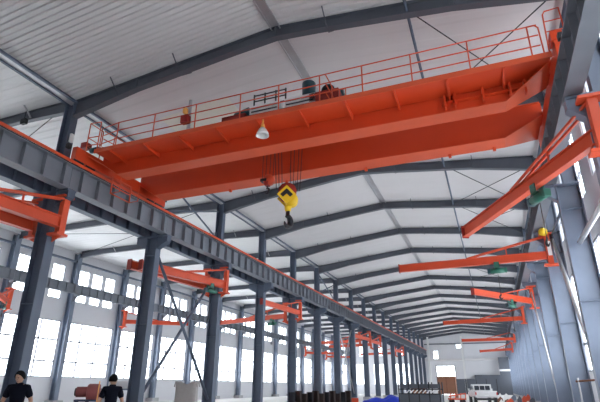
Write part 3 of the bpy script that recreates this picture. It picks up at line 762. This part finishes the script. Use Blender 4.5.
# stack of dark steel channels
for k in range(11):
    t = empty('steel_bundle', (-11.35+.245*k,27.9+.34*k,0), '', 'steel section', 'dark rusty steel sections standing in a row at the foot of the left columns')
    t['label'] = 'dark rusty steel section standing upright in the row at the column feet'
    hh = 1.08+.09*math.sin(k*2.1)
    MB().box(-.17,.17,-.02,.02,0,hh).box(-.17,-.13,-.14,.14,0,hh).box(.13,.17,-.14,.14,0,hh).build('channel', DKRUST if k%3 else DKMET, t)
# blue tarpaulin heap
mb = MB(); nx, ny = 26, 12; vs = []
for i in range(nx+1):
    for j in range(ny+1):
        u, v = i/nx, j/ny
        env = math.sin(PI*v)**.4*(math.sin(PI*u)**.25)
        h = (.62+.42*math.exp(-((u-.78)/.2)**2)+.12*math.sin(u*17+v*6)+.08*math.sin(v*15-u*9))*env
        vs.append((u*4.6-2.3,v*2.2-1.1,max(h,.0)+.01))
mb.add(vs, [(i*(ny+1)+j,(i+1)*(ny+1)+j,(i+1)*(ny+1)+j+1,i*(ny+1)+j+1) for i in range(nx) for j in range(ny)], True)
o = mb.build('tarpaulin', TARP); o.location = (-9.5,44.7,0); o.scale = (.8,.8,.72); tag(o,'crumpled bright blue tarpaulin heap on the floor at mid distance','tarpaulin')
for k,(x,y,l,rz) in enumerate(((-14.2,41,3.4,.35),(-12.0,40.5,2.6,.1))):
    t = empty('red_beam', (x,y,0), ('longer' if k==0 else 'shorter')+' flat red steel beam lying on the floor left of the blue tarpaulin','beam',None,rz)
    MB().ibeam((-l/2,0,.35),(l/2,0,.35),.3,.4).build('beam', REDJ, t)
    MB().box(-l/2+.3,-l/2+.5,-.3,.3,0,.15).box(l/2-.5,l/2-.3,-.3,.3,0,.15).build('timber_block', BROWN, t)
# open rack of steel frames at mid distance
t = empty('steel_rack', (-5.75,40.6,0), 'dark steel storage rack with pale diagonal bars left of the white pickup','rack', None, -.12)
MB().box(-1.5,1.7,-.5,.5,.02,.85).build('lower_stack', DGREY, t)
mb = MB()
for x in (-1.5,-.7,.1,.9,1.7):
    for y in (-.5,.5): mb.box(x-.04,x+.04,y-.04,y+.04,0,1.75)
mb.box(-1.55,1.75,-.55,-.45,1.2,1.28).box(-1.55,1.75,.45,.55,1.2,1.28).box(-1.55,1.75,-.55,-.45,.86,.94)
mb.build('rack_frame', DKMET, t)
for k in range(8): MB().beam((-.9+.32*k,-.52,.95),(-.6+.32*k,-.52,1.22),.05,.07).build('diagonal_bar', WHITE, t)
for k in range(5): MB().box(-1.4,1.6,-.4+.17*k,-.3+.17*k,1.3,1.62-.05*(k%2)).build('steel_plate', DGREY, t)
t = empty('steel_rack', (-6.75,47.3,0), 'brown crate stack beside the blue tarpaulin','crate')
MB().box(-.6,.6,-.5,.5,0,1.35).build('crate', BROWN, t)
for z in (.3,.7,1.1): MB().box(-.63,.63,-.53,.53,z,z+.1).build('batten', RUST, t)
t.name = 'wooden_crate'
t = empty('wooden_crate', (-6.8,77,0), 'large rust-brown box in front of the bright far doorway','crate')
MB().box(-1.25,1.25,-1,1,.5,2.9).build('box', BROWN, t)
[MB().box(x-.17,x+.17,-1,1,0,.5).build('skid', RUST, t) for x in (-1.17,1.17)]
for x in (-1.2,0,1.2): MB().box(x-.06,x+.06,-1.06,-1.0,.5,2.9).build('batten', RUST, t)
t = empty('dark_partition', (-2.0,YEND-1.2,0), 'long dark grey partition of boards across the far end of the hall','partition')
MB().box(-6.1,3.1,-.08,.08,0,3.1).build('boards', DGREY, t); MB().box(-2.2,3.1,-.1,.1,3.1,3.9).build('upper_boards', DGREY, t)
for x in (-6,-4,-2,0,2,3): MB().box(x-.06,x+.06,-.16,.16,0,3.1).build('post', DKMET, t)
for xx, ll in ((-6.1,'slim white column in the middle of the far gable wall'),(-13.3,'slim white column left of the far doorway')):
    t = empty('gable_column', (xx,YEND-1.12,0), ll,'column')
    hprof(MB(),0,0,.4,.36,.1,12.0).build('shaft', WHITE, t); MB().box(-.3,.3,-.22,.22,0,.1).build('base_plate', WHITE, t)
t = empty('tall_cabinet', (1.9,YEND-1.0,0), 'tall dark grey cabinet at the right end of the far wall','cabinet')
MB().box(-1.0,1.0,-.4,.4,0,7.4).build('body', DGREY, t); MB().box(-1.2,1.1,-.44,-.4,4.6,5.0).build('white_rail', WHITE, t)
# red cart
t = empty('red_cart', (-3.7,50.5,0), 'small red welded trolley frame left of the white pickup','cart',None,.3)
MB().box(-.75,.75,-.45,.45,.3,.42).build('deck', REDJ, t)
mb = MB()
for x in (-.7,-.25,.25,.7): mb.beam((x,-.4,.4),(x+.2,.2,.85),.08,.08)
mb.beam((-.8,-.3,.6),(.8,-.1,.85),.1,.1); mb.build('frame', REDJ, t)
for x in (-.5,.5):
    for y in (-.45,.45): MB().lathe((x,y,.17),[(.1,-.05),(.17,-.05),(.17,.05),(.1,.05)],14,'y').build('wheel', BLACK, t)
# pickup, tail toward the viewer
t = empty('pickup_truck', (-1.3,46.3,0), 'white double-cab pickup truck parked at the far end of the nave','pickup',None,math.radians(10))
MB().prism([(-2.3,.62),(-2.3,1.12),(-.45,1.12),(-.45,1.12),(1.35,1.14),(2.3,1.02),(2.35,.62)], -.85,.85,'x').build('body', CAR, t, .05)
cab = MB().prism([(-.5,1.1),(-.38,1.62),(.75,1.64),(1.45,1.12)], -.74,.74,'x').build('cab', CAR, t, .05)
MB().prism([(-.515,1.18),(-.41,1.52),(-.39,1.52),(-.5,1.18)], -.62,-.24,'x').prism([(-.515,1.18),(-.41,1.52),(-.39,1.52),(-.5,1.18)], -.19,.19,'x').prism([(-.515,1.18),(-.41,1.52),(-.39,1.52),(-.5,1.18)], .24,.62,'x').build('rear_window', CGLASS, cab)
for s in (-1,1):
    a, b = sorted((.735*s,.75*s))
    MB().prism([(-.36,1.2),(-.26,1.52),(.2,1.53),(.2,1.2)],a,b,'x').prism([(.28,1.2),(.28,1.53),(.68,1.53),(1.15,1.2)],a,b,'x').build('side_window', CGLASS, cab)
    MB().box(*sorted((.77*s,.86*s)),-2.37,-2.30,.82,1.02).build('tail_light', TAIL, t)
    for y in (-1.45,1.45): MB().lathe((.78*s,y,.36),[(.2,-.1),(.36,-.1),(.36,.1),(.2,.1)],20,'x').build('wheel', BLACK, t)
    MB().box(*sorted((.87*s,1.02*s)),.75,.85,1.12,1.3).build('mirror', CAR, t)
MB().box(-.66,.66,-2.33,-2.3,.7,1.08).build('tailgate', CAR, t, .02)
MB().box(-.8,.8,-2.45,-2.3,.42,.58).build('bumper', DKMET, t, .02)
MB().tube([(-.7,-.6,1.12),(-.7,-.58,1.6),(.7,-.58,1.6),(.7,-.6,1.12)],.035,8).build('roll_bar', CAR, t)
MB().box(-.16,.16,-2.345,-2.33,.72,.82).build('number_plate', WHITE, t)
# debris along the right wall
dm = [WHITE, RUST, RCOL, PLINTH, REDJ, DGREY]
names = ['white','rusty brown','pale blue-grey','concrete grey','orange-red','dark grey']
k = 0
for row,(y,n) in enumerate(((33,3),(38,4),(43,5),(49,5),(56,4))):
    for j in range(n):
        x = .1+ j*.58 + random.uniform(-.03,.03); s = random.uniform(.3,.55); hh = random.uniform(.35,.95)
        c = k % 6
        o = MB().prism([(-s*.5,0),(s*.5,0),(s*.42,hh*.8),(.1*s,hh),(-s*.45,hh*.7)],-s*.4,s*.4).build('scrap_block', dm[c])
        o.location = (x,y+random.uniform(-1,1),0)
        tag(o,'%s scrap block on the floor by the right columns, %s in heap row %s' % (names[c], ORD[j] if j else 'first', ['one','two','three','four','five'][row]),'scrap','scrap piled beside the right columns'); k += 1
# scaffold-like rail at the right
t = empty('pipe_rail', (3.2,20.6,0), 'rusty horizontal pipe rail standing before the third right-hand column','rail')
MB().tube([(-.5,.25,1.58),(.66,-.25,1.66)],.035,8).build('top_pipe', RUST, t)
for (x,y) in ((-.42,.21),(.6,-.23)): MB().tube([(x,y,0),(x,y,1.70)],.03,8).build('post', GALV, t)

# ------------------------------------------------------------------ camera
f, th, ya, ro = 470.98, .3767, .3727, .0031
R = Vector((math.cos(ya), math.sin(ya), 0)); Fh = Vector((-math.sin(ya), math.cos(ya), 0)); U = Vector((0,0,1))
fwd = Fh*math.cos(th)+U*math.sin(th); upv = -Fh*math.sin(th)+U*math.cos(th)
xi = R*math.cos(ro)+upv*math.sin(ro)
yi = upv*math.cos(ro)-R*math.sin(ro)
cam = bpy.data.cameras.new('camera'); co = bpy.data.objects.new('camera', cam); C.objects.link(co)
Mx = Matrix((xi, yi, -fwd)).transposed().to_4x4(); Mx.translation = Vector((0,0,1.35)); co.matrix_world = Mx
cam.sensor_width = 36; cam.lens = f/600*36; cam.clip_end = 500; cam.clip_start = .05
bpy.context.scene.camera = co
# ------------------------------------------------------------------ daylight
w = bpy.data.worlds.new('overcast'); bpy.context.scene.world = w; w.use_nodes = True
bg = w.node_tree.nodes['Background']; bg.inputs['Color'].default_value = (.93,.96,1.0,1); bg.inputs['Strength'].default_value = 7.0
vs = bpy.context.scene.view_settings
vs.view_transform = 'Standard'; vs.look = 'None'; vs.gamma = 1; vs.exposure = 0.22; vs.use_curve_mapping = False
